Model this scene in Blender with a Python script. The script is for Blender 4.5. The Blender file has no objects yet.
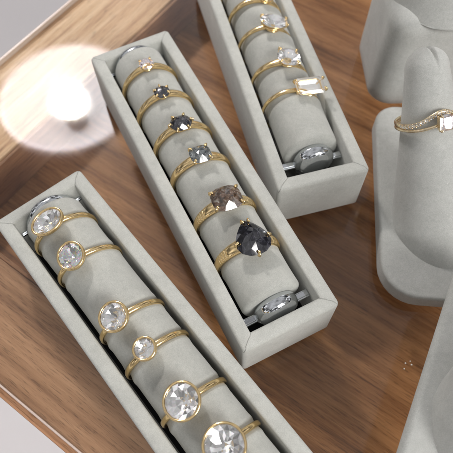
import bpy, bmesh, math, random
from mathutils import Vector, Matrix, noise
random.seed(7)
PI = math.pi
R_ = math.radians
# 1 Blender unit = 1 cm
scene = bpy.context.scene
COL = scene.collection

# ------------------------------------------------------------------ helpers
def link(o, parent=None):
    COL.objects.link(o)
    if parent is not None:
        o.parent = parent
    return o

def obj(name, bm, mat, parent=None, smooth=True, bevel=0, bevel_seg=3, weighted=False):
    me = bpy.data.meshes.new(name)
    bmesh.ops.recalc_face_normals(bm, faces=bm.faces[:])
    bm.to_mesh(me); bm.free()
    for m in (mat if isinstance(mat, (list, tuple)) else [mat, mat] if any(p.material_index for p in me.polygons) else [mat]):
        me.materials.append(m)
    if smooth:
        for p in me.polygons: p.use_smooth = True
    o = link(bpy.data.objects.new(name, me), parent)
    if bevel:
        b = o.modifiers.new('bevel', 'BEVEL'); b.width = bevel; b.segments = bevel_seg
        b.limit_method = 'ANGLE'; b.angle_limit = R_(35)
        b.harden_normals = True
    return o

def tag(o, label=None, cat=None, group=None, kind=None):
    if label: o['label'] = label
    if cat: o['category'] = cat
    if group: o['group'] = group
    if kind: o['kind'] = kind
    return o

def thing(name, label, cat, mw, group=None):
    o = link(bpy.data.objects.new(name, None))
    o.empty_display_size = 0.2
    o.matrix_world = mw
    return tag(o, label, cat, group)

def add_box(bm, x0, x1, y0, y1, z0, z1, M=None):
    vs = [bm.verts.new((M @ Vector(c)) if M else c) for c in
          [(x0,y0,z0),(x1,y0,z0),(x1,y1,z0),(x0,y1,z0),(x0,y0,z1),(x1,y0,z1),(x1,y1,z1),(x0,y1,z1)]]
    for f in [(0,3,2,1),(4,5,6,7),(0,1,5,4),(1,2,6,5),(2,3,7,6),(3,0,4,7)]:
        bm.faces.new([vs[i] for i in f])

def loft(bm, rings, closed=True, cap=(True, True)):
    """rings: list of equally long vertex-coordinate loops"""
    V = [[bm.verts.new(c) for c in r] for r in rings]
    n = len(V[0])
    for a, b in zip(V[:-1], V[1:]):
        for i in range(n if closed else n-1):
            j = (i+1) % n
            bm.faces.new((a[i], a[j], b[j], b[i]))
    if cap[0]: bm.faces.new(list(reversed(V[0])))
    if cap[1]: bm.faces.new(V[-1])
    return V

def lathe_x(bm, prof, n=96):
    """profile of (x, r) turned round the X axis"""
    loft(bm, [[(x, r*math.cos(2*PI*i/n), r*math.sin(2*PI*i/n)) for i in range(n)] for x, r in prof])

def lathe_z(bm, prof, n=64, cap=(True, True)):
    loft(bm, [[(r*math.cos(2*PI*i/n), r*math.sin(2*PI*i/n), z) for i in range(n)] for z, r in prof], cap=cap)

def tube(bm, pts, rad, n=10):
    pts = [Vector(p) for p in pts]
    rads = rad if isinstance(rad, (list, tuple)) else [rad]*len(pts)
    rings = []
    up = Vector((0.13, 0.27, 0.95)).normalized()
    for k, p in enumerate(pts):
        t = (pts[min(k+1, len(pts)-1)] - pts[max(k-1, 0)]).normalized()
        a = t.cross(up)
        if a.length < .05: a = t.cross(Vector((1, 0, 0)))
        a.normalize(); b = t.cross(a)
        rings.append([p + rads[k]*(a*math.cos(2*PI*i/n) + b*math.sin(2*PI*i/n)) for i in range(n)])
    loft(bm, rings)

def add_ball(bm, c, r, sx=1, sy=1, sz=1, seg=12):
    M = Matrix.Translation(c) @ Matrix.Diagonal((sx, sy, sz, 1))
    bmesh.ops.create_uvsphere(bm, u_segments=seg, v_segments=max(6, seg*2//3), radius=r, matrix=M)

# ------------------------------------------------------------------ materials
def mat(name):
    m = bpy.data.materials.new(name); m.use_nodes = True
    nt = m.node_tree
    return m, nt, nt.nodes['Principled BSDF'], nt.nodes['Material Output']

def N(nt, typ, **kw):
    n = nt.nodes.new(typ)
    for k, v in kw.items():
        if k in n.inputs.keys() if isinstance(k, str) else False:
            n.inputs[k].default_value = v
        else:
            setattr(n, k, v)
    return n

def noise_tex(nt, vec, scale, detail=4, rough=.55, dist=0):
    n = nt.nodes.new('ShaderNodeTexNoise')
    n.inputs['Scale'].default_value = scale; n.inputs['Detail'].default_value = detail
    n.inputs['Roughness'].default_value = rough; n.inputs['Distortion'].default_value = dist
    nt.links.new(vec, n.inputs['Vector'])
    return n.outputs['Fac']

def ramp(nt, fac, stops, interp='LINEAR'):
    r = nt.nodes.new('ShaderNodeValToRGB'); r.color_ramp.interpolation = interp
    e = r.color_ramp.elements
    while len(e) < len(stops): e.new(.5)
    for el, (p, c) in zip(e, stops):
        el.position = p
        el.color = (c, c, c, 1) if isinstance(c, (int, float)) else (*c, 1)
    nt.links.new(fac, r.inputs['Fac'])
    return r.outputs['Color']

def math_(nt, op, a, b=None, c=None):
    n = nt.nodes.new('ShaderNodeMath'); n.operation = op
    for i, v in enumerate((a, b, c)):
        if v is None: continue
        if isinstance(v, (int, float)): n.inputs[i].default_value = v
        else: nt.links.new(v, n.inputs[i])
    return n.outputs[0]

def mix(nt, fac, a, b, mode='MIX'):
    n = nt.nodes.new('ShaderNodeMix'); n.data_type = 'RGBA'; n.blend_type = mode
    for s, v in ((n.inputs[0], fac), (n.inputs[6], a), (n.inputs[7], b)):
        if isinstance(v, (int, float)): s.default_value = v
        elif isinstance(v, tuple): s.default_value = (*v, 1)
        else: nt.links.new(v, s)
    return n.outputs[2]

def objco(nt):
    return nt.nodes.new('ShaderNodeTexCoord').outputs['Object']

def bump(nt, h, strength, dist, prev=None):
    b = nt.nodes.new('ShaderNodeBump')
    b.inputs['Strength'].default_value = strength; b.inputs['Distance'].default_value = dist
    nt.links.new(h, b.inputs['Height'])
    if prev is not None: nt.links.new(prev, b.inputs['Normal'])
    return b.outputs['Normal']

def make_felt(name, c0, c1, seam=None):
    m, nt, P, out = mat(name)
    co = objco(nt)
    big = noise_tex(nt, co, 1.1, 4, .6)
    mid = noise_tex(nt, co, 7, 5, .65)
    fine = noise_tex(nt, co, 38, 3, .7)
    fine2 = noise_tex(nt, co, 95, 2, .6)
    f = math_(nt, 'ADD', math_(nt, 'MULTIPLY', big, .22), math_(nt, 'ADD', math_(nt, 'MULTIPLY', mid, .22), math_(nt, 'MULTIPLY', fine, .56)))
    col = ramp(nt, f, [(.36, c0), (.64, c1)])
    sp = ramp(nt, fine2, [(.30, .82), (.5, 1.0), (.72, 1.08)])
    col = mix(nt, .55, col, sp, 'MULTIPLY')
    vo = nt.nodes.new('ShaderNodeTexVoronoi'); vo.inputs['Scale'].default_value = 2.6; nt.links.new(co, vo.inputs['Vector'])
    col = mix(nt, ramp(nt, vo.outputs['Distance'], [(.0, .55), (.03, .45), (.045, 0.0)]), col, (.80, .79, .75))      # lint
    nap = noise_tex(nt, co, .8, 3, .5, 1.5)
    col = mix(nt, .18, col, ramp(nt, nap, [(.38, .86), (.5, 1.0), (.62, 1.08)]), 'MULTIPLY')                       # brushed nap
    h = math_(nt, 'ADD', math_(nt, 'MULTIPLY', fine, .8), math_(nt, 'MULTIPLY', fine2, .6))
    nrm = bump(nt, big, .12, .04)
    nrm = bump(nt, mid, .10, .02, nrm)
    nrm = bump(nt, h, .42, .016, nrm)
    if seam:
        hx, hy, z0 = seam        # mitred fabric folds running in from the corners of the rim
        sx = nt.nodes.new('ShaderNodeSeparateXYZ'); nt.links.new(co, sx.inputs[0])
        wob = math_(nt, 'MULTIPLY', math_(nt, 'SUBTRACT', noise_tex(nt, co, 3.5, 2), .5), .22)
        a = math_(nt, 'SUBTRACT', hx, math_(nt, 'ABSOLUTE', sx.outputs[0]))
        b = math_(nt, 'SUBTRACT', hy, math_(nt, 'ABSOLUTE', sx.outputs[1]))
        d = math_(nt, 'ABSOLUTE', math_(nt, 'ADD', math_(nt, 'SUBTRACT', a, b), wob))
        line = ramp(nt, d, [(.0, 1.0), (.012, .7), (.032, 0.0)])
        up = math_(nt, 'GREATER_THAN', sx.outputs[2], z0)
        near = math_(nt, 'LESS_THAN', a, .62)
        line = math_(nt, 'MULTIPLY', math_(nt, 'MULTIPLY', line, up), near)
        nrm = bump(nt, math_(nt, 'SUBTRACT', 1.0, line), .6, .04, nrm)
        col = mix(nt, math_(nt, 'MULTIPLY', line, .35), col, (.20, .20, .18))
    nt.links.new(col, P.inputs['Base Color']); nt.links.new(nrm, P.inputs['Normal'])
    P.inputs['Roughness'].default_value = .95
    P.inputs['Specular IOR Level'].default_value = .12
    P.inputs['Sheen Weight'].default_value = .25
    P.inputs['Sheen Roughness'].default_value = .5
    return m

def make_gold(name, c=(.94, .71, .375), rough=.19):
    m, nt, P, out = mat(name)
    co = objco(nt)
    P.inputs['Metallic'].default_value = 1
    n1 = noise_tex(nt, co, 9, 4, .6); n2 = noise_tex(nt, co, 60, 3, .6)
    nt.links.new(mix(nt, n1, tuple(x*.96 for x in c), tuple(min(1, x*1.03) for x in c)), P.inputs['Base Color'])
    nt.links.new(ramp(nt, n2, [(.3, rough*.75), (.7, rough*1.25)]), P.inputs['Roughness'])
    nt.links.new(bump(nt, noise_tex(nt, co, 3.5, 2), .10, .03, bump(nt, n2, .05, .002)), P.inputs['Normal'])
    return m

def make_chrome():
    m, nt, P, out = mat('polished_chrome')
    co = objco(nt)
    P.inputs['Metallic'].default_value = 1
    n2 = noise_tex(nt, co, 14, 4, .6)
    nt.links.new(ramp(nt, n2, [(.3, (.62, .645, .67)), (.7, (.70, .725, .75))]), P.inputs['Base Color'])
    nt.links.new(ramp(nt, n2, [(.35, .05), (.75, .17)]), P.inputs['Roughness'])
    nt.links.new(bump(nt, noise_tex(nt, co, 3, 2), .04, .04), P.inputs['Normal'])
    return m

def make_diamond(name, tint=(1, 1, 1), milk=.15, painted_fire=0):
    """crown: clear with a strong diamond fresnel; pavilion: totally reflecting facets"""
    m = bpy.data.materials.new(name + '_crown'); m.use_nodes = True
    nt = m.node_tree; nt.nodes.clear()
    out = nt.nodes.new('ShaderNodeOutputMaterial')
    geo = nt.nodes.new('ShaderNodeNewGeometry')
    ior = math_(nt, 'ADD', math_(nt, 'MULTIPLY', geo.outputs['Backfacing'], 1/2.2-2.2), 2.2)
    fr = nt.nodes.new('ShaderNodeFresnel'); nt.links.new(ior, fr.inputs['IOR'])
    fac = math_(nt, 'MINIMUM', fr.outputs[0], .55)
    t = nt.nodes.new('ShaderNodeBsdfTransparent'); t.inputs['Color'].default_value = (*tint, 1)
    g = nt.nodes.new('ShaderNodeBsdfGlossy'); g.inputs['Roughness'].default_value = .02
    mx = nt.nodes.new('ShaderNodeMixShader')
    nt.links.new(fac, mx.inputs[0]); nt.links.new(t.outputs[0], mx.inputs[1]); nt.links.new(g.outputs[0], mx.inputs[2])
    nt.links.new(mx.outputs[0], out.inputs['Surface'])
    m2 = bpy.data.materials.new(name + '_pavilion'); m2.use_nodes = True
    nt = m2.node_tree; nt.nodes.clear()
    out = nt.nodes.new('ShaderNodeOutputMaterial')
    g = nt.nodes.new('ShaderNodeBsdfGlossy'); g.inputs['Roughness'].default_value = .03
    g.inputs['Color'].default_value = (.96*tint[0], .955*tint[1], .97*tint[2], 1)
    d = nt.nodes.new('ShaderNodeBsdfDiffuse'); d.inputs['Color'].default_value = (.84*tint[0], .84*tint[1], .83*tint[2], 1)
    mx = nt.nodes.new('ShaderNodeMixShader'); mx.inputs[0].default_value = milk
    # faint noise hues painted into the facet colour, standing for dispersion glints
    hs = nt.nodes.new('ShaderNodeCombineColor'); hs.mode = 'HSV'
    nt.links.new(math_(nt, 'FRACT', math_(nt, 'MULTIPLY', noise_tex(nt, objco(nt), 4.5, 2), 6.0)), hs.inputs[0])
    hs.inputs[1].default_value = .045 + painted_fire; hs.inputs[2].default_value = .97
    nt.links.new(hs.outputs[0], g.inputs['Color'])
    nt.links.new(g.outputs[0], mx.inputs[1]); nt.links.new(d.outputs[0], mx.inputs[2])
    nt.links.new(mx.outputs[0], out.inputs['Surface'])
    return [m, m2]

def make_dark_gem(name, c0, c1, c2, rough=.04, trans=.0, inc=9):
    """opaque salt-and-pepper stone"""
    m, nt, P, out = mat(name)
    co = objco(nt)
    n1 = noise_tex(nt, co, inc, 6, .75, .6)
    n2 = noise_tex(nt, co, 3.0, 3, .6, .8)
    col = ramp(nt, n1, [(.38, c0), (.52, c1), (.68, c2)])
    col = mix(nt, ramp(nt, n2, [(.4, 0.), (.65, .6)]), col, c0)
    nt.links.new(col, P.inputs['Base Color'])
    P.inputs['Roughness'].default_value = rough
    P.inputs['IOR'].default_value = 1.95
    P.inputs['Transmission Weight'].default_value = trans
    P.inputs['Coat Weight'].default_value = .0; P.inputs['Coat Roughness'].default_value = .02
    return m

def make_wood(name, dark, mid_, light, axis=0, scale=1.0, rough=.5):
    """grain runs along the object's axis"""
    m, nt, P, out = mat(name)
    co = objco(nt)
    mp = nt.nodes.new('ShaderNodeMapping'); nt.links.new(co, mp.inputs[0])
    s = [1.0, 1.0, 1.0]; s[axis] = .045
    mp.inputs['Scale'].default_value = [x*scale for x in s]
    v = mp.outputs[0]
    warp = nt.nodes.new('ShaderNodeTexNoise'); warp.inputs['Scale'].default_value = .35; warp.inputs['Detail'].default_value = 3
    nt.links.new(v, warp.inputs['Vector'])
    mxv = nt.nodes.new('ShaderNodeMix'); mxv.data_type = 'VECTOR'; mxv.factor_mode = 'UNIFORM'
    add = nt.nodes.new('ShaderNodeVectorMath'); add.operation = 'MULTIPLY_ADD'
    nt.links.new(warp.outputs['Color'], add.inputs[0]); add.inputs[1].default_value = (1.1, 1.1, 1.1); nt.links.new(v, add.inputs[2])
    vv = add.outputs[0]
    w1 = noise_tex(nt, vv, 1.1, 5, .62, .15)       # broad bands
    w2 = noise_tex(nt, vv, 4.2, 6, .68, .1)        # streaks
    mp2 = nt.nodes.new('ShaderNodeMapping'); nt.links.new(co, mp2.inputs[0])
    s2 = [1.0, 1.0, 1.0]; s2[axis] = .05
    mp2.inputs['Scale'].default_value = [x*scale for x in s2]
    w3 = noise_tex(nt, mp2.outputs[0], 22, 3, .7)  # pores
    f = math_(nt, 'ADD', math_(nt, 'MULTIPLY', w1, .52), math_(nt, 'ADD', math_(nt, 'MULTIPLY', w2, .34), math_(nt, 'MULTIPLY', w3, .14)))
    col = ramp(nt, f, [(.36, dark), (.48, mid_), (.62, light)])
    pores = ramp(nt, w3, [(.37, .48), (.44, 1.0)])
    col = mix(nt, .7, col, pores, 'MULTIPLY')
    nt.links.new(col, P.inputs['Base Color'])
    P.inputs['Roughness'].default_value = rough
    P.inputs['Specular IOR Level'].default_value = .3
    nt.links.new(bump(nt, f, .3, .04), P.inputs['Normal'])
    return m

def make_pane():
    """window glass: fresnel mirror over clear transmission"""
    m = bpy.data.materials.new('clear_glass'); m.use_nodes = True
    nt = m.node_tree; nt.nodes.clear()
    out = nt.nodes.new('ShaderNodeOutputMaterial')
    geo = nt.nodes.new('ShaderNodeNewGeometry')
    ior = math_(nt, 'ADD', math_(nt, 'MULTIPLY', geo.outputs['Backfacing'], 1/1.42-1.42), 1.42)
    fr = nt.nodes.new('ShaderNodeFresnel'); nt.links.new(ior, fr.inputs['IOR'])
    t = nt.nodes.new('ShaderNodeBsdfTransparent'); t.inputs['Color'].default_value = (.955, .965, .955, 1)
    g = nt.nodes.new('ShaderNodeBsdfGlossy')
    co = objco(nt)
    # finger smears: barely rougher patches
    nt.links.new(ramp(nt, noise_tex(nt, co, .35, 5, .6, .5), [(.40, .045), (.75, .075)]), g.inputs['Roughness'])
    mx = nt.nodes.new('ShaderNodeMixShader')
    nt.links.new(fr.outputs[0], mx.inputs[0]); nt.links.new(t.outputs[0], mx.inputs[1]); nt.links.new(g.outputs[0], mx.inputs[2])
    nt.links.new(mx.outputs[0], out.inputs['Surface'])
    return m

def simple(name, c, rough=.5, metal=0, emit=None, es=0, nscale=4, var=.12):
    m, nt, P, out = mat(name)
    co = objco(nt)
    n1 = noise_tex(nt, co, nscale, 4)
    nt.links.new(mix(nt, n1, tuple(x*(1-var) for x in c), tuple(min(1, x*(1+var)) for x in c)), P.inputs['Base Color'])
    P.inputs['Roughness'].default_value = rough; P.inputs['Metallic'].default_value = metal
    if emit:
        P.inputs['Emission Color'].default_value = (*emit, 1); P.inputs['Emission Strength'].default_value = es
    return m

# box geometry (cm)
BL, BW, BH, BT = 14.965, 3.8, 2.658, .5355
RR, RZ = 1.165, 1.93           # roll radius and axis height
FELT_C0, FELT_C1 = (.395, .40, .372), (.60, .605, .565)
felt_box = make_felt('grey_suede_tray', FELT_C0, FELT_C1, (BL/2, BW/2, BH-.25))
felt_roll = make_felt('grey_suede_roll', (.37, .375, .348), (.55, .555, .515))
felt_stand = make_felt('grey_velvet_stand', (.375, .382, .362), (.56, .566, .54))
lining_m = simple('black_lining', (.012, .012, .013), .9, nscale=10)
lining_g = simple('grey_lining', (.12, .12, .115), .9, nscale=6, var=.5)
gold = make_gold('yellow_gold')
gold_pale = make_gold('pale_gold', (.93, .78, .54), .24)
chrome = make_chrome()
diamond = make_diamond('clear_diamond')
diamond_pink = make_diamond('faint_pink_diamond', (.97, .94, .965))
diamond_painted_fire = make_diamond('painted_rainbow_diamond', painted_fire=.2)
diamond_step = make_diamond('step_cut_diamond', milk=.55)
black_gem = make_dark_gem('black_diamond', (.003, .003, .005), (.010, .010, .016), (.09, .09, .11), inc=6)
char_gem = make_dark_gem('charcoal_diamond', (.010, .010, .013), (.035, .035, .042), (.22, .22, .235), inc=8)
grey_gem = make_dark_gem('grey_diamond', (.035, .04, .046), (.12, .135, .14), (.48, .52, .51), inc=5)
rust_gem = make_dark_gem('rustic_reddish_diamond', (.020, .017, .013), (.13, .072, .044), (.42, .41, .37), inc=4.5)
wood_frame_u = make_wood('oak_frame_painted_lit', (.33, .16, .08), (.66, .40, .23), (.88, .63, .42), 0)  # same frame wood, with lamp spill and haze put into a lighter colour
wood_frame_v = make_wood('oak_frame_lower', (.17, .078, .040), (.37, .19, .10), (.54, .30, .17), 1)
wood_floor = make_wood('walnut_drawer_floor', (.12, .044, .014), (.35, .148, .054), (.60, .29, .12), 1)
wood_wall = make_wood('oak_inner_wall', (.17, .075, .034), (.33, .155, .075), (.48, .25, .13), 0)
pane_m = make_pane()
edge_m = simple('ground_glass_edge', (.62, .50, .44), .3)
floor_m = simple('pale_floor', (.86, .825, .83), .7, nscale=.03, var=.05)

# ------------------------------------------------------------------ room floor
bm = bmesh.new()
add_box(bm, -900, 900, -900, 900, -96, -95)
tag(obj('floor', bm, floor_m, smooth=False), kind='structure')

# ------------------------------------------------------------------ display case
# case axes: x' = direction 53 deg, y' = direction -37 deg (mirrored y so local y grows away from the upper-left rail)
UA = R_(53)
case_rot = Matrix.Rotation(UA, 4, 'Z')      # local x = u ; local y = -v
U0, U1, U0i, U1i = -2.10, 46.0, 1.95, 42.0
V0, V1, V0i, V1i = -21.75, 38.0, -17.35, 34.0
case = thing('display_case', 'glass-topped wooden display case under the ring boxes and stands', 'display case', case_rot)
ZT = -.32; ZF = -2.75
def rail(name, m, quad, z0, z1, bev=.05, label=None):
    bm = bmesh.new()
    loft(bm, [[(u, -v, z0) for u, v in quad], [(u, -v, z1) for u, v in quad]])
    o = obj(name, bm, m, case, smooth=False, bevel=bev)
    if label: o['label'] = label
    return o
zb = -4.2
g_ = .006
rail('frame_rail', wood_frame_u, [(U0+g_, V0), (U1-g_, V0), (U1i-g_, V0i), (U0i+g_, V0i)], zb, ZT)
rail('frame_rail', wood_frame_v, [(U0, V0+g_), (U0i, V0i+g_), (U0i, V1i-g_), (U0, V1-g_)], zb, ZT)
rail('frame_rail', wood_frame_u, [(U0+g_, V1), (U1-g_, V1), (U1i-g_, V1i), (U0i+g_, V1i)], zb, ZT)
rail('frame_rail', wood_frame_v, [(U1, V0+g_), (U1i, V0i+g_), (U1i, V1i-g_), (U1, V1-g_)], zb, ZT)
# inner lining boards, a hair proud of the rails' inner faces
bm = bmesh.new()
add_box(bm, U0i+.02, U1i-.02, -V0i-.20, -V0i-.01, ZF+.01, ZT-.12)
obj('inner_wall', bm, wood_wall, case, smooth=False, bevel=.03)
bm = bmesh.new()
add_box(bm, U0i+.01, U0i+.20, -V1i+.02, -V0i-.22, ZF+.01, ZT-.12)
obj('inner_wall', bm, make_wood('oak_inner_wall_short', (.17, .075, .034), (.33, .155, .075), (.48, .25, .13), 1), case, smooth=False, bevel=.03)
bm = bmesh.new()
add_box(bm, U0i+.01, U1i-.01, -V1i+.01, -V0i-.01, ZF-.4, ZF)
obj('drawer_floor', bm, wood_floor, case, smooth=False)
ge = .09
bm = bmesh.new()
add_box(bm, U0+.38, U1-.38, -V1+.38, -V0-.14-ge*.4, -.30, 0)
gp = obj('glass_pane', bm, pane_m, case, smooth=False)
# ground strip round the pane
bm = bmesh.new()
for x0, x1, y0, y1 in ((U0+.38-ge, U0+.379, -V1+.38-ge, -V0-.02), (U1-.379, U1-.38+ge, -V1+.38-ge, -V0-.02),
                       (U0+.381, U1-.381, -V1+.38-ge, -V1+.379), (U0+.381, U1-.381, -V0-.139-ge*.4, -V0-.02)):
    add_box(bm, x0, x1, y0, y1, -.30, -.004)
obj('glass_edge', bm, edge_m, case, smooth=False, bevel=.04)

# ------------------------------------------------------------------ ring boxes
BOXES = [((2.156, 5.396), 2.008), ((3.898, 11.265), 1.801), ((1.808, -.821), 2.227)]
def box_matrix(i):
    (x, y), ph = BOXES[i]
    return Matrix.Translation((x, y, 0)) @ Matrix.Rotation(ph, 4, 'Z')   # local x along length (front 0), local y to the left

def rounded_rect(x0, x1, y0, y1, r, seg=5):
    pts = []
    for cx, cy, a0 in ((x1-r, y1-r, 0), (x0+r, y1-r, PI/2), (x0+r, y0+r, PI), (x1-r, y0+r, 1.5*PI)):
        for k in range(seg+1):
            a = a0 + PI/2*k/seg
            pts.append((cx+r*math.cos(a), cy+r*math.sin(a)))
    return pts

def make_tray_mesh():
    bm = bmesh.new()
    hx, hy, t = BL/2, BW/2, BT
    def lp(inset, r, z, seed=0):
        return [(x, y, z) for x, y in rounded_rect(-hx+inset, hx-inset, -hy+inset, hy-inset, r, 6)]
    prof = [(.10, .10, 0.0), (.03, .15, .02), (.0, .17, .09), (.0, .17, BH-.17), (.012, .165, BH-.09), (.05, .15, BH-.03), (.12, .12, BH),
            (t-.10, .05, BH), (t-.04, .04, BH-.015), (t-.01, .04, BH-.05), (t, .04, BH-.12), (t, .04, .16)]
    rings = [lp(*q) for q in prof]
    V = loft(bm, rings, cap=(True, True))
    return bm

def build_box(i, label, group='grey ring trays'):
    M = box_matrix(i)
    t = thing('ring_tray', label, 'ring tray', M, group)
    def shift(bm): bmesh.ops.translate(bm, verts=bm.verts[:], vec=(0, 0, 0)); return bm
    tr = obj('tray_body', make_tray_mesh(), felt_box, t)
    tr.location = (BL/2, 0, 0)
    bm = bmesh.new(); add_box(bm, -BL/2+BT+.02, BL/2-BT-.02, -BW/2+BT+.02, BW/2-BT-.02, .165, .20)
    ln = obj('lining', bm, lining_g if i == 1 else lining_m, t, smooth=False); ln.location = (BL/2, 0, 0)
    # roll
    x0, x1 = ROLL[i]
    bm = bmesh.new()
    n = 128; rings = []
    xs = [x0+.0, x0+.0, x0+.03, x0+.09, x0+.17]
    rs = [RR-.35, RR-.19, RR-.09, RR-.03, RR]
    k = 260
    for q in range(1, k): xs.append(x0+.17+(x1-x0-.34)*q/k); rs.append(RR)
    xs += [x1-.17, x1-.09, x1-.03, x1, x1]; rs += [RR, RR-.03, RR-.09, RR-.19, RR-.35]
    for x, r in zip(xs, rs):
        ring = []
        for a in range(n):
            th = 2*PI*a/n
            d = dent(i, x) + .018*noise.noise(Vector((x*.9+i*17, 1.6*math.cos(th), 1.6*math.sin(th))))
            # the foam bulges slightly over its end
            xx = x + (.04*noise.noise(Vector((i*9+(x > 5)*5, 1.3*math.cos(th), 1.3*math.sin(th)))) if (x < x0+.2 or x > x1-.2) else 0)
            ring.append((xx, (r+d)*math.cos(th), (r+d)*math.sin(th)))
        rings.append(ring)
    loft(bm, rings)
    rl = obj('ring_roll', bm, felt_roll, t); rl.location = (0, ROLLY[i], RZ)
    # chrome ends: a swollen disc on a flat cross strip
    for end in (0, 1):
        bm = bmesh.new()
        R0 = CAP[end]
        pr = [(.43*math.copysign(abs(math.sin(q))**.9, math.sin(q)), R0*max(.01, math.cos(q))**.68) for q in [R_(-89+178*k/28) for k in range(29)]]
        lathe_x(bm, pr, 64)
        cx = (x0-.27) if end == 0 else (x1+.20)
        c = obj('end_cap', bm, chrome, t); c.location = (cx, ROLLY[i], CAPZ[end])
        if end == 1: c.rotation_euler = (0, 0, PI)
        bm = bmesh.new()
        w = BW/2-BT-.02
        zt = CAPZ[end]-.02
        add_box(bm, -.15, .15, -w, w, zt-.12, zt)
        add_box(bm, -.10, .10, -w+.01, w-.01, zt, zt+.05)
        s = obj('cross_strip', bm, chrome, t, smooth=False, bevel=.025)
        s.location = (cx + (.02 if end == 0 else .10), 0, 0)
    return t
ROLL = [(1.35, 14.15), (1.75, 14.15), (1.4, 14.15)]
ROLLY = (0, -.13, 0)
RING_AT = [(12.68, 10.98, 9.14, 7.42, 5.18, 3.32), (11.3, 9.75, 7.98, 5.78, 4.15), (13.1, 11.4, 8.62, 7.1, 5.03, 3.22)]
def dent(i, x):
    d = 0
    for a in RING_AT[i]:
        u = x-a
        d += -.035*math.exp(-(u/.13)**2) + .022*math.exp(-((abs(u)-.26)/.12)**2)
    return d
CAP = (.86, 1.06); CAPZ = (1.90, 1.78)
build_box(0, 'grey suede ring tray in the middle, holding the dark-stoned rings')
build_box(1, 'grey suede ring tray at the top, running out of the upper edge of the photo')
build_box(2, 'grey suede ring tray at the lower left, holding the round bezel-set rings')

# ------------------------------------------------------------------ gems
def outline(shape, a):
    """radius multiplier vector of the girdle at angle a"""
    c, s = math.cos(a), math.sin(a)
    kind = shape[0]
    if kind == 'round': return Vector((c, s))
    if kind == 'oval': return Vector((c, s*shape[1]))
    if kind == 'cushion':
        p = shape[2]; k = (abs(c)**p+abs(s)**p)**(-1/p)
        return Vector((c*k, s*k*shape[1]))
    if kind == 'marquise':
        x = c*abs(c)**.25; y = s*shape[1]*abs(s)**.35
        return Vector((c, y))
    if kind == 'pear':       # point towards +x
        k = 1.0
        x = c; y = s*shape[1]*(math.sin(a/2) if False else 1)
        tt = (x+1)/2
        y *= (1 - .62*tt**1.5)
        return Vector((x*1.02, y*1.12))
    if kind == 'hex':
        m = (a % (PI/3)) - PI/6
        k = math.cos(PI/6)/math.cos(m); k = .45 + .55*k/ .93
        return Vector((c*k, s*k*shape[1]))
    return Vector((c, s))

def brilliant(D, shape, crown=.15, pav=.43, table=.55, gird=.02, rot=0, rose=False):
    bm = bmesh.new(); r = D/2
    def P(a, k, z):
        o = outline(shape, a)
        return bm.verts.new((o.x*r*k, o.y*r*k, z))
    n = 8; st = PI/8
    G = [P(j*st, 1, gird*D/2) for j in range(16)]
    B = [P(j*st, 1, -gird*D/2) for j in range(16)]
    T = [P(2*k*st, table, crown*D) for k in range(n)]
    Mi = [P((2*k+1)*st, (1+table)/2+.02, crown*D*.58) for k in range(n)]
    rnd = random.Random(int(D*1000)+len(shape)*7)
    jz = lambda: 1 + rnd.uniform(-.07, .07)
    L = [P((j+.5)*st, .74, -pav*D*.27*jz()) for j in range(16)]
    K = [P(j*st, .46, -pav*D*.55*jz()) for j in range(16)]
    J = [P((2*j+1)*st, .21, -pav*D*.80*jz()) for j in range(8)]
    cu = bm.verts.new((0, 0, -pav*D))
    if rose:      # irregular rose-cut top instead of one flat table
        top = bm.verts.new((.05*D, -.03*D, crown*D*1.13))
        for k in range(n):
            T[k].co.z *= 1+rnd.uniform(-.13, .10); Mi[k].co.z *= 1+rnd.uniform(-.22, .14)
        for k in range(n): bm.faces.new((T[k], T[(k+1) % n], top))
    else:
        bm.faces.new(T)
    for k in range(n):
        k1 = (k+1) % n; g0 = 2*k; g1 = 2*k+1; g2 = (2*k+2) % 16
        bm.faces.new((T[k], Mi[k], T[k1]))
        bm.faces.new((T[k], Mi[k-1], G[g0])); bm.faces.new((T[k], G[g0], Mi[k]))
        bm.faces.new((Mi[k], G[g0], G[g1])); bm.faces.new((Mi[k], G[g1], G[g2]))
    def pv(*q): bm.faces.new(q).material_index = 1
    for j in range(16):
        q = (j+1) % 16
        pv(L[j], B[q], B[j]); pv(L[j-1], L[j], B[j]); pv(K[j], L[j], L[j-1]); pv(K[j], K[q], L[j])
    for j in range(8):
        a0, a1, a2 = K[2*j], K[2*j+1], K[(2*j+2) % 16]
        pv(a0, J[j], a1); pv(a1, J[j], a2); pv(a2, J[j], J[(j+1) % 8]); pv(J[j], cu, J[(j+1) % 8])
    for j in range(16):
        q = (j+1) % 16
        bm.faces.new((G[j], B[j], B[q], G[q]))
    return bm

def step_cut(Lx, Ly, cut=.16, crown=.14, pav=.34):
    bm = bmesh.new()
    def rect(k, z, kx=None):
        kx = k if kx is None else kx
        a, b, c = Lx/2*kx, Ly/2*k, cut*min(Lx, Ly)*k
        return [bm.verts.new((x, y, z)) for x, y in ((a, b-c), (a-c, b), (-a+c, b), (-a, b-c), (-a, -b+c), (-a+c, -b), (a-c, -b), (a, -b+c))]
    s = min(Lx, Ly)
    layers = [rect(.58, crown*s, .70), rect(.74, crown*s*.80, .82), rect(.9, crown*s*.42, .92), rect(1, .012), rect(1, -.012),
              rect(.76, -pav*s*.42, .84), rect(.50, -pav*s*.74, .66), rect(.16, -pav*s, .42)]
    bm.faces.new(layers[0]); bm.faces.new(list(reversed(layers[-1]))).material_index = 1
    for q, (a, b) in enumerate(zip(layers[:-1], layers[1:])):
        for i in range(8):
            j = (i+1) % 8
            bm.faces.new((a[i], b[i], b[j], a[j])).material_index = int(q >= 4)
    return bm

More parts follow.
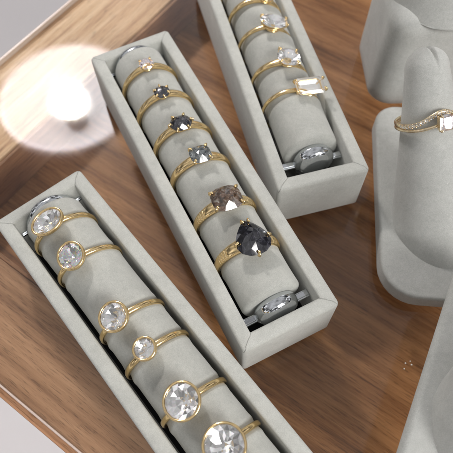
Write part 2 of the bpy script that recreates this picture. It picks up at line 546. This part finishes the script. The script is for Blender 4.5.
# ------------------------------------------------------------------ rings
def band_mesh(R, wt, wb, tt, tb, power=1.6, grooves=0, rise=0, split=0, n=360, gap=0):
    """circle round local Y-Z plane (X is the finger's axis); top of ring at +Z"""
    bm = bmesh.new(); rings = []
    m = 14
    for i in range(n):
        a = 2*PI*i/n; am = min(a, 2*PI-a)/PI          # 0 at the top, 1 at the bottom
        k = (1-am)**power
        w = wb+(wt-wb)*k; th = tb+(tt-tb)*k
        if grooves:
            deg = math.degrees(min(a, 2*PI-a))
            for g0 in grooves:
                th -= .035*math.exp(-((deg-g0)/1.1)**2)
                w -= .0*1
            if deg > grooves[0]-2: 
                w *= 1 + .05*math.sin((deg-grooves[0])*.5)*0
        wob = .006*noise.noise(Vector((math.cos(a)*2, math.sin(a)*2, R*7)))
        sec = []
        for j in range(m):
            b = 2*PI*j/m
            cx = math.cos(b); cz = math.sin(b)
            px = w/2*math.copysign(abs(cx)**.6, cx)
            pz = (th*math.copysign(abs(cz)**.75, cz) if cz > 0 else .02*cz)
            rr = R + pz + wob + rise*math.exp(-(am*180/24)**2)
            sec.append((px, rr*math.sin(a), rr*math.cos(a)))
        rings.append(sec)
    rings.append(rings[0])
    V = [[bm.verts.new(c) for c in r] for r in rings[:-1]]
    for q in range(n):
        A, B = V[q], V[(q+1) % n]
        for j in range(m):
            k = (j+1) % m
            bm.faces.new((A[j], A[k], B[k], B[j]))
    return bm

def wall_ring(bm, D, shape, z0, z1, th, k0=.8, over=.03, n=64):
    """bezel cup following the outline, closed profile"""
    r = D/2
    prof = [(k0, z0, 0), (k0+.02, z0, th*.8), (.96, (z0+z1)/2, th), (1.0, z1-.02, th), (1.0, z1, th*.75), (1.0, z1+.012, th*.4), (1-over, z1, 0), (.99, z1-.035, -.0), (.96, (z0+z1)/2, 0)]
    V = []
    for k, z, off in prof:
        lp = []
        for i in range(n):
            a = 2*PI*i/n
            o = outline(shape, a); o2 = outline(shape, a+.02); t = (o2-o).normalized(); nn = Vector((t.y, -t.x))
            p = o*r*k + nn*off
            lp.append(bm.verts.new((p.x, p.y, z)))
        V.append(lp)
    for q in range(len(V)):
        A, B = V[q], V[(q+1) % len(V)]
        for i in range(n):
            j = (i+1) % n
            bm.faces.new((A[i], A[j], B[j], B[i]))

def ring_matrix(base, a, alpha, yaw, tip=0, Rr=1.16, zc=None, off=0):
    """a ring threaded on a roll; origin = the ring's centre"""
    zc = RZ if zc is None else zc
    return base @ Matrix.Translation((a, 0, zc+off)) @ Matrix.Rotation(alpha, 4, 'X') @ Matrix.Rotation(yaw, 4, 'Z') @ Matrix.Rotation(tip, 4, 'Y')

def bez_ring(M, label, D, shape=('round',), gem=None, yawgem=0, wt=.22, R=1.19, tilt=0, h=.44):
    t = thing('diamond_ring', label, 'ring', M, 'gold bezel diamond rings on the lower-left roll')
    obj('band', band_mesh(R, wt, .18, .11, .09, 1.2), gold, t)
    th = .068
    Z = R + h
    G = Matrix.Translation((0, 0, Z)) @ Matrix.Rotation(yawgem, 4, 'Z') @ Matrix.Rotation(tilt, 4, 'X')
    bm = bmesh.new(); wall_ring(bm, D, shape, -.30, .05, th, .62)
    b = obj('bezel', bm, gold, t); b.matrix_local = G
    g = obj('diamond', brilliant(D*.985, shape, .13, min(.42, (h-.10)/D)), gem or diamond, t, smooth=False); g.matrix_local = G
    return t

def prong_ring(M, label, D, shape, gem, prongs, group, R=1.19, wt=.3, wb=.2, tt=.14, tb=.09, power=1.6, grooves=0, h=.42,
               yawgem=0, tilt=0, crown=.2, pav=.3, pr=.04, gemname='diamond', metal=None, step=None, face=0, tip=0, rise=.05, table=.5, splay=1.0):
    metal = metal or gold
    t = thing('gemstone_ring' if gemname != 'diamond' else 'diamond_ring', label, 'ring', M, group)
    obj('band', band_mesh(R, wt, wb, tt, tb, power, grooves, rise), metal, t)
    Z = R + h
    G = Matrix.Translation((0, 0, Z)) @ Matrix.Rotation(-face, 4, 'X') @ Matrix.Rotation(-tip, 4, 'Y') @ Matrix.Rotation(yawgem, 4, 'Z') @ Matrix.Rotation(tilt, 4, 'X')
    bm = bmesh.new()
    r = D/2
    def op(a, k):
        o = outline(shape, a)
        return o*r*k
    for k, z, rad in ((.80, -.10, .028), (.62, -min(.27, h-.08), .034)):
        lp = []
        for i in range(40):
            a = 2*PI*i/40; o = op(a, k); lp.append((o.x, o.y, z))
        V = []
        for i in range(40):
            p = Vector(lp[i]); tq = (Vector(lp[(i+1) % 40])-Vector(lp[i-1])).normalized(); nn = tq.cross(Vector((0, 0, 1)))
            V.append([bm.verts.new(p + rad*(nn*math.cos(q*PI/4)+Vector((0, 0, 1.3))*math.sin(q*PI/4))) for q in range(8)])
        for i in range(40):
            for q in range(8):
                bm.faces.new((V[i][q], V[i][(q+1) % 8], V[(i+1) % 40][(q+1) % 8], V[(i+1) % 40][q]))
    lathe_z(bm, [(-h+.02, .22*D), (-h+.06, .27*D), (-h+.10, .24*D)], 24)
    s = obj('setting', bm, metal, t); s.matrix_local = G
    for a in prongs:
        a = R_(a)
        bm = bmesh.new()
        o0, o1, o2 = op(a, .55), op(a, .93), op(a, 1.06)
        u = Vector((o2.x, o2.y)).normalized()
        tipp = o2 - u*pr*1.9
        tube(bm, [(o0.x, o0.y, -min(.28, h-.06)), (o1.x, o1.y, -.10), (o2.x*splay, o2.y*splay, -.01), (o2.x, o2.y, .05), (tipp.x, tipp.y, crown*D*.42+.02)],
             [pr*1.1, pr, pr, pr*1.05, pr*.85], 10)
        add_ball(bm, (tipp.x, tipp.y, crown*D*.42+.02), pr*1.15, seg=10)
        p = obj('prong', bm, metal, t); p.matrix_local = G
    gm = step_cut(*step) if step else brilliant(D, shape, crown, min(pav, (h-.14)/D), table, rose=(gemname != 'diamond'))
    g = obj(gemname, gm, gem, t, smooth=False); g.matrix_local = G
    return t

B0, B1, B2 = box_matrix(0), box_matrix(1), box_matrix(2)
# local frame on a roll: x towards the back, y to the left; a positive alpha leans the stone to the right
gA = 'gold rings with dark or rustic stones on the middle roll'
Y90 = PI/2
prong_ring(ring_matrix(B0, 12.68, R_(1), R_(-4)), 'gold ring with a small pale lilac-white stone, farthest back on the middle roll', .64, ('round',), diamond_pink,
           (45, 135, 225, 315), gA, wt=.30, wb=.18, tt=.20, h=.30, pr=.036, power=2.2, crown=.16)
prong_ring(ring_matrix(B0, 10.98, R_(0), R_(-4)), 'gold ring with a small six-pronged dark grey round stone', .66, ('round',), char_gem,
           (0, 60, 120, 180, 240, 300), gA, wt=.34, wb=.2, tt=.18, h=.27, pr=.042, gemname='dark_stone', crown=.18)
prong_ring(ring_matrix(B0, 9.14, R_(1), R_(-5)), 'gold ring with a charcoal hexagon-like stone in claw prongs', .92, ('hex', .86), char_gem,
           (0, 60, 120, 180, 240, 300), gA, wt=.36, wb=.22, tt=.19, h=.29, pr=.045, gemname='dark_stone', yawgem=Y90, crown=.2)
prong_ring(ring_matrix(B0, 7.42, R_(3), R_(-5)), 'gold ring with a smoky blue-grey cushion stone in four prongs', .84, ('cushion', .95, 3.2), grey_gem,
           (45, 135, 225, 315), gA, wt=.44, wb=.24, tt=.16, h=.30, pr=.048, gemname='grey_stone', yawgem=Y90, crown=.24, table=.4)
prong_ring(ring_matrix(B0, 5.18, R_(3), R_(-6)), 'gold ring with a reddish brown and grey speckled cushion stone', 1.16, ('cushion', .90, 3.0), rust_gem,
           (38, 142, 218, 322), gA, wt=.52, wb=.26, tt=.16, h=.34, pr=.05, gemname='rustic_stone', yawgem=Y90, grooves=(44, 50, 56, 62, 68), crown=.2, table=.45)
prong_ring(ring_matrix(B0, 3.32, R_(5), R_(-6)), 'gold ring with a large black pear-shaped stone, nearest on the middle roll', 1.40, ('pear', 1.0), black_gem,
           (22, 338, 100, 180, 262), gA, wt=.56, wb=.28, tt=.17, h=.38, pr=.052, gemname='black_stone', yawgem=R_(0), grooves=(46, 52, 58, 64, 70), crown=.19, table=.42)

gB = 'gold rings with clear diamonds on the top roll'
prong_ring(ring_matrix(B1, 11.3, R_(18), R_(-10)), 'gold ring cut off by the upper edge of the photo on the top roll', .7, ('round',), diamond, (45, 135, 225, 315), gB, wt=.25, wb=.16, tt=.15)
prong_ring(ring_matrix(B1, 9.75, R_(20), R_(-10)), 'gold ring with small shoulder detail, second from the back on the top roll', .72, ('oval', .8), diamond,
           (45, 135, 225, 315), gB, wt=.34, wb=.18, tt=.2, h=.34, yawgem=Y90)
prong_ring(ring_matrix(B1, 7.98, R_(12), R_(-12)), 'gold ring with an elongated oval diamond lying across the band', 1.28, ('oval', .70), diamond,
           (28, 152, 208, 332), gB, wt=.24, wb=.19, tt=.14, h=.42, yawgem=Y90, pr=.042, crown=.14, pav=.26)
prong_ring(ring_matrix(B1, 5.78, R_(11), R_(-12)), 'gold ring with a four-pronged round diamond on tapered shoulders', 1.02, ('cushion', 1.0, 2.4), diamond,
           (45, 135, 225, 315), gB, wt=.40, wb=.16, tt=.2, h=.42, pr=.045, crown=.16, pav=.4, power=2.4)
prong_ring(ring_matrix(B1, 4.15, R_(27), R_(-10)), 'gold ring with a rectangular step-cut diamond, nearest on the top roll', 1.24, ('cushion', .66, 9), diamond_step,
           (33, 147, 213, 327), gB, wt=.19, wb=.18, tt=.12, h=.40, yawgem=Y90+R_(8), pr=.045, step=(1.22, .80), face=R_(20), tip=R_(14), tilt=0, rise=0)

yb = R_(2)
bez_ring(ring_matrix(B2, 13.1, R_(-12), R_(-6)), 'gold ring with a tilted oval diamond in a bezel, farthest back on the lower-left roll', 1.16, ('oval', .72), yawgem=Y90+R_(2))
bez_ring(ring_matrix(B2, 11.4, R_(-14), R_(-8)), 'gold bezel ring with a rainbow-glinting oval-round diamond, second on the lower-left roll', .96, ('oval', .94), yawgem=0, gem=diamond_painted_fire)
bez_ring(ring_matrix(B2, 8.62, R_(-17), R_(-6)), 'gold bezel ring with a mid-sized round diamond, in the widest gap between rings', .94)
bez_ring(ring_matrix(B2, 7.1, R_(-11), R_(-3)), 'slim gold bezel ring with the smallest round diamond of its roll', .68, h=.38)
bez_ring(ring_matrix(B2, 5.03, R_(-12.5), R_(-4)), 'gold bezel ring with a large round diamond, fifth from the back on the lower-left roll', 1.10)
bez_ring(ring_matrix(B2, 3.22, R_(-5), R_(-2)), 'gold bezel ring with a large round diamond cut by the bottom edge', 1.22)

# ------------------------------------------------------------------ ring stands
def rr_loop(w, l, r, z, inset=0, seg=8, rb=None):
    """rounded rectangle, front (-y) radius r, back radius rb"""
    rb = r if rb is None else rb
    hw, hl = w/2-inset, l/2-inset
    r = max(.05, r-inset); rb = max(.05, rb-inset)
    pts = []
    for cx, cy, a0, q in ((hw-rb, hl-rb, 0, rb), (-hw+rb, hl-rb, PI/2, rb), (-hw+r, -hl+r, PI, r), (hw-r, -hl+r, 1.5*PI, r)):
        for k in range(seg+1):
            a = a0+PI/2*k/seg
            pts.append((cx+q*math.cos(a), cy+q*math.sin(a), z))
    return pts

def finger_mesh(base, apex, r0, r1, zcut, seam=True):
    """leaning padded cone with a domed top and a folded seam; clipped at zcut"""
    base, apex = Vector(base), Vector(apex)
    ax = (apex-base); Ln = ax.length; ax.normalize()
    e1 = Vector((1, 0, 0)) - ax*ax.x; e1.normalize(); e2 = ax.cross(e1)     # e2 roughly up/back
    bm = bmesh.new(); n = 120; rings = []
    st = []
    m = 70
    for k in range(m+1):
        s = -1.6 + (Ln+1.6-r1)*k/m
        q = max(0, min(1, s/(Ln-r1)))
        r = r0+(r1-r0)*(q**.80)
        if s < 0: r = r0
        st.append((s, r))
    for k in range(1, 16):
        a = PI/2*k/16
        st.append((Ln-r1+r1*math.sin(a), r1*math.cos(a)**.86))
    for s, r in st:
        ring = []
        for i in range(n):
            th = 2*PI*i/n
            p = base+ax*s+(e1*math.cos(th)+e2*math.sin(th))*r
            if seam:
                u = r*math.cos(th); v = r*math.sin(th); du = u + .22*v - .03
                dt = s-(Ln-r1*.9)
                if dt > -.6:
                    w = max(0, min(1, (dt+.15)/.5)) * (1 if v < .45 else 0)
                    # fold runs over the dome and down the front a little
                    p -= ax*(.17*w*math.exp(-(du/.05)**2)) 
                    p += ax*(.03*w*math.exp(-((abs(du)-.13)/.08)**2))
            if p.z < zcut:
                p += ax*((zcut-p.z)/ax.z)
            p += ax.cross(e1)*0
            ring.append(tuple(p))
        rings.append(ring)
    loft(bm, rings)
    return bm

def stand(label, M, w, l, h, r, rb, inset_bottom, fbase, fapex, r0=1.75, r1=.80, soft=.14):
    """M: base centre on the glass; finger given in local coordinates"""
    t = thing('ring_stand', label, 'ring stand', M, 'grey velvet finger stands')
    bm = bmesh.new()
    loops = [rr_loop(w, l, r, 0, inset_bottom+.08, rb=rb), rr_loop(w, l, r, .05, inset_bottom+.01, rb=rb)]
    for k in range(1, 7):
        q = k/7
        loops.append(rr_loop(w, l, r, .05+(h-soft-.05)*q, inset_bottom*(1-q), rb=rb))
    for k in range(0, 7):
        a = PI/2*k/6
        loops.append(rr_loop(w, l, r, h-soft+soft*math.sin(a), soft*(1-math.cos(a)), rb=rb))
    loft(bm, loops)
    obj('stand_base', bm, felt_stand, t)
    fb = obj('finger', finger_mesh(fbase, fapex, r0, r1, h-.25), felt_stand, t)
    return t

# middle right
MB = Matrix.Translation((8.72, 11.5, 0)) @ Matrix.Rotation(R_(-7), 4, 'Z')
inv = MB.inverted()
fb_w, fa_w = Vector((8.55, 10.35, .8)), Vector((7.5, 14.75, 6.0))
stand('grey velvet finger stand at the right, wearing two stacked gold rings', MB, 4.5, 9.4, .85, 1.5, 1.0, 0, inv @ fb_w, inv @ fa_w)
MA = Matrix.Translation((10.0, 19.4, 0)) @ Matrix.Rotation(R_(0), 4, 'Z')
inv = MA.inverted()
stand('tall grey velvet stand at the top right corner, standing behind the others', MA, 5.8, 4.6, 5.0, 1.05, 1.05, 0, inv @ Vector((9.45, 19.55, 5.0)), inv @ Vector((9.3, 22.8, 10.5)), r0=2.25, soft=.75)
MC = Matrix.Translation((8.76, 2.6, 0)) @ Matrix.Rotation(R_(-27.5), 4, 'Z')
inv = MC.inverted()
stand('grey velvet stand in the lower right corner, cut off by the photo edge', MC, 5.6, 9.0, 3.0, 1.2, .9, 1.0, inv @ Vector((7.93, 2.25, 3.0)), inv @ Vector((9.6, 6.6, 8.2)), soft=.25)

# rings on the middle-right finger
ax = (fa_w-fb_w).normalized()
def finger_ring_matrix(s, roll=0):
    c = fb_w+ax*s+Vector((-.08, 0, 0))
    zz = Vector((0, -1, 0.6)); zz = (zz-ax*zz.dot(ax)).normalized()         # towards the viewer
    yy = zz.cross(ax).normalized()
    M = Matrix(((ax.x, yy.x, zz.x, c.x), (ax.y, yy.y, zz.y, c.y), (ax.z, yy.z, zz.z, c.z), (0, 0, 0, 1)))
    return M @ Matrix.Rotation(roll, 4, 'X')
def curved_band(R, off, w, th, n=160, m=10):
    bm = bmesh.new(); V = []
    for i in range(n):
        a = 2*PI*i/n; x = off(a)
        sec = []
        for j in range(m):
            b = 2*PI*j/m
            rr = R+th*math.sin(b) + th*.6
            sec.append(bm.verts.new((x+w/2*math.cos(b), rr*math.sin(a), rr*math.cos(a))))
        V.append(sec)
    for i in range(n):
        A, B = V[i], V[(i+1) % n]
        for j in range(m):
            k = (j+1) % m
            bm.faces.new((A[j], A[k], B[k], B[j]))
    return bm
SR = 4.15
RF = 1.13
roll_ = R_(10)
MD = finger_ring_matrix(SR, roll_)
gS = 'gold rings stacked on the velvet finger'
def sgn(a): return (a+PI) % (2*PI)-PI
t = thing('pave_ring', 'curved gold band set with tiny diamonds, upper ring on the velvet finger', 'ring', MD, gS)
offp = lambda a: .075 + .46*math.exp(-(sgn(a)/.62)**2)
obj('band', curved_band(RF, offp, .19, .055), gold_pale, t)
for k in range(-11, 12):
    a = k*.122
    bm = brilliant(.135, ('round',), .16, .3)
    g = obj('small_diamond', bm, diamond, t, smooth=False)
    rr = RF+.10
    g.matrix_local = Matrix.Translation((offp(a), rr*math.sin(a), rr*math.cos(a))) @ Matrix.Rotation(-a, 4, 'X')
    if k < 11:
        a2 = a+.061
        for sx in (-.07, .07):
            bm = bmesh.new()
            add_ball(bm, (offp(a2)+sx, (rr+.0)*math.sin(a2), (rr+.0)*math.cos(a2)), .019, seg=8)
            obj('bead', bm, gold_pale, t)
t = thing('diamond_ring', 'slim gold ring with a side-set tapered clear diamond, lower ring on the velvet finger', 'ring', MD, gS)
off2 = lambda a: -.075 + .16*math.exp(-(sgn(a)/.5)**2)
obj('band', curved_band(RF, off2, .12, .055), gold_pale, t)
G = Matrix.Translation((.20, 0, RF+.34))
g = obj('diamond', step_cut(.60, .50, .2, .16, .34), diamond_pink, t, smooth=False); g.matrix_local = G
bm = bmesh.new()
for sy in (-.27, .27):
    add_box(bm, -.25, .25, sy-.035, sy+.035, -.16, .03)
add_box(bm, -.10, .10, -.22, .22, -.34, -.20)
s = obj('setting', bm, gold_pale, t, smooth=False, bevel=.02); s.matrix_local = G
for sx in (-.29, .29):
    for sy in (-.24, .24):
        bm = bmesh.new()
        tube(bm, [(sx*.5, sy*.5, -.3), (sx, sy, -.08), (sx, sy, .05), (sx*.88, sy*.88, .085)], [.03, .036, .036, .03], 8)
        add_ball(bm, (sx*.9, sy*.9, .08), .042, seg=8)
        p = obj('prong', bm, gold_pale, t); p.matrix_local = G

# ------------------------------------------------------------------ the pendant lamp mirrored in the glass
LZ = 60.0
ML = Matrix.Translation((-29.9, 71.6, LZ))
lamp = thing('pendant_lamp', 'white pendant lamp whose lit shade is mirrored as a bright disc in the glass', 'pendant lamp', ML)
shade_m, nt, P, out = mat('white_enamel')
P.inputs['Base Color'].default_value = (.88, .86, .87, 1); P.inputs['Roughness'].default_value = .6
P.inputs['Emission Color'].default_value = (1, .95, .97, 1); P.inputs['Emission Strength'].default_value = 6.2
nt.links.new(ramp(nt, noise_tex(nt, objco(nt), .4, 3), [(.3, (.86, .84, .86)), (.7, (.90, .88, .89))]), P.inputs['Base Color'])
bm = bmesh.new()
outer = [(0, 12.9), (.3, 12.95), (2.1, 11.1), (4.4, 8.5), (6.9, 5.3), (8.5, 3.4), (9.3, 2.2)]
inner = [(8.7, 2.1), (7.9, 3.2), (6.4, 5.0), (3.9, 8.2), (1.7, 10.8), (.15, 12.5), (0, 12.6)]
lathe_z(bm, outer+inner, 72, cap=(False, False))
obj('lamp_shade', bm, shade_m, lamp)
bulb_m = simple('lit_bulb', (1, 1, 1), .5, emit=(1, .95, .90), es=240)
bm = bmesh.new(); lathe_z(bm, [(2.2+3.1*math.sin(a), 3.1*math.cos(a)) for a in [R_(-89+8*k) for k in range(13)]], 40)
obj('bulb', bm, bulb_m, lamp)
dark_m = simple('dark_socket', (.03, .03, .04), .6)
bm = bmesh.new(); lathe_z(bm, [(2.8, 3.12), (3.1, 3.25), (5.2, 2.9), (7.2, 2.3), (8.2, 1.7)], 40)
obj('bulb_body', bm, dark_m, lamp)
bm = bmesh.new(); lathe_z(bm, [(8.1, 1.6), (8.3, 2.0), (13.6, 2.0), (16, 1.8), (16.4, 1.2)], 32)
obj('socket', bm, dark_m, lamp)
bm = bmesh.new(); tube(bm, [(0, 0, 16.2), (.3, 0, 60), (0, 0, 130)], .35, 10)
obj('cord', bm, simple('grey_cord', (.3, .3, .3), .6), lamp)

# four small pale balls added on the glass to stand for specks
speck_m = simple('pale_speck_mat', (.86, .82, .76), .15)
DOTS = [(6.593, 4.671, 'tiny pale speck on the glass, upper left of its cluster of four'),
        (6.784, 4.74, 'tiny pale speck on the glass, topmost of its cluster of four'),
        (6.812, 4.607, 'tiny pale speck on the glass, rightmost of its cluster of four'),
        (6.508, 4.467, 'tiny pale speck on the glass, lowest of its cluster of four')]
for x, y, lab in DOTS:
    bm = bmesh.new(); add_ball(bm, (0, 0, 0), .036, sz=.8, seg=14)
    o = obj('pale_speck', bm, speck_m); o.location = (x, y, .03); f_ = .75 + .35*((x*97) % 1); o.scale = (f_, f_, f_)
    tag(o, lab, 'bead', 'tiny pale specks on the glass')

# ------------------------------------------------------------------ light
def area(name, loc, target, sx, sy, power, col):
    ld = bpy.data.lights.new(name, 'AREA'); ld.shape = 'RECTANGLE'; ld.size = sx; ld.size_y = sy
    ld.energy = power; ld.color = col
    o = link(bpy.data.objects.new(name, ld)); o.location = loc
    o.rotation_euler = (Vector(target)-Vector(loc)).to_track_quat('-Z', 'Y').to_euler()
    return o
area('window_light', (75, -70, 75), (3, 9, 0), 58, 58, 120000, (1.0, .98, .96))

w = bpy.data.worlds.new('World'); scene.world = w; w.use_nodes = True
nt = w.node_tree; bg = nt.nodes['Background']
tc = nt.nodes.new('ShaderNodeTexCoord'); gen = tc.outputs['Generated']
sx = nt.nodes.new('ShaderNodeSeparateXYZ'); nt.links.new(gen, sx.inputs[0])
base = ramp(nt, math_(nt, 'ADD', math_(nt, 'MULTIPLY', sx.outputs[2], .5), .5), [(.30, (.30, .26, .23)), (.5, (.34, .32, .31)), (.62, (.62, .61, .62)), (.9, (.92, .91, .92))])
n5 = noise_tex(nt, gen, 4.2, 2, .5)
low = ramp(nt, n5, [(.40, .05), (.47, .35), (.53, .9), (.60, 3.2)])     # made-up bright and dark noise, added for contrast in gems and chrome
high = ramp(nt, noise_tex(nt, gen, 2.1, 3, .5), [(.36, .5), (.47, .9), (.62, 1.2)])
blot = mix(nt, ramp(nt, sx.outputs[2], [(.56, 0.), (.72, 1.)]), low, high)
col = mix(nt, 1.0, base, blot, 'MULTIPLY')
nt.links.new(col, bg.inputs['Color']); bg.inputs['Strength'].default_value = .46

# ------------------------------------------------------------------ camera
cam = bpy.data.cameras.new('camera'); co = link(bpy.data.objects.new('camera', cam))
scene.camera = co
TH, RO = 0.4781, -0.0317
co.matrix_world = Matrix.Translation((0, 0, 20.7296)) @ Matrix.Rotation(TH, 4, 'X') @ Matrix.Rotation(RO, 4, 'Z')
cam.sensor_width = 36; cam.sensor_height = 36; cam.lens = 36*543.6/453
cam.clip_start = .1; cam.clip_end = 5000
cam.dof.use_dof = True; cam.dof.focus_distance = 19.0; cam.dof.aperture_fstop = cam.lens/1000/.22

scene.render.engine = 'CYCLES'
c = scene.cycles
c.max_bounces = 14; c.transmission_bounces = 12; c.glossy_bounces = 8; c.transparent_max_bounces = 24; c.diffuse_bounces = 5
c.sample_clamp_indirect = 12
vs = scene.view_settings
vs.view_transform = 'Standard'; vs.look = 'None'; vs.gamma = 1; vs.exposure = .25
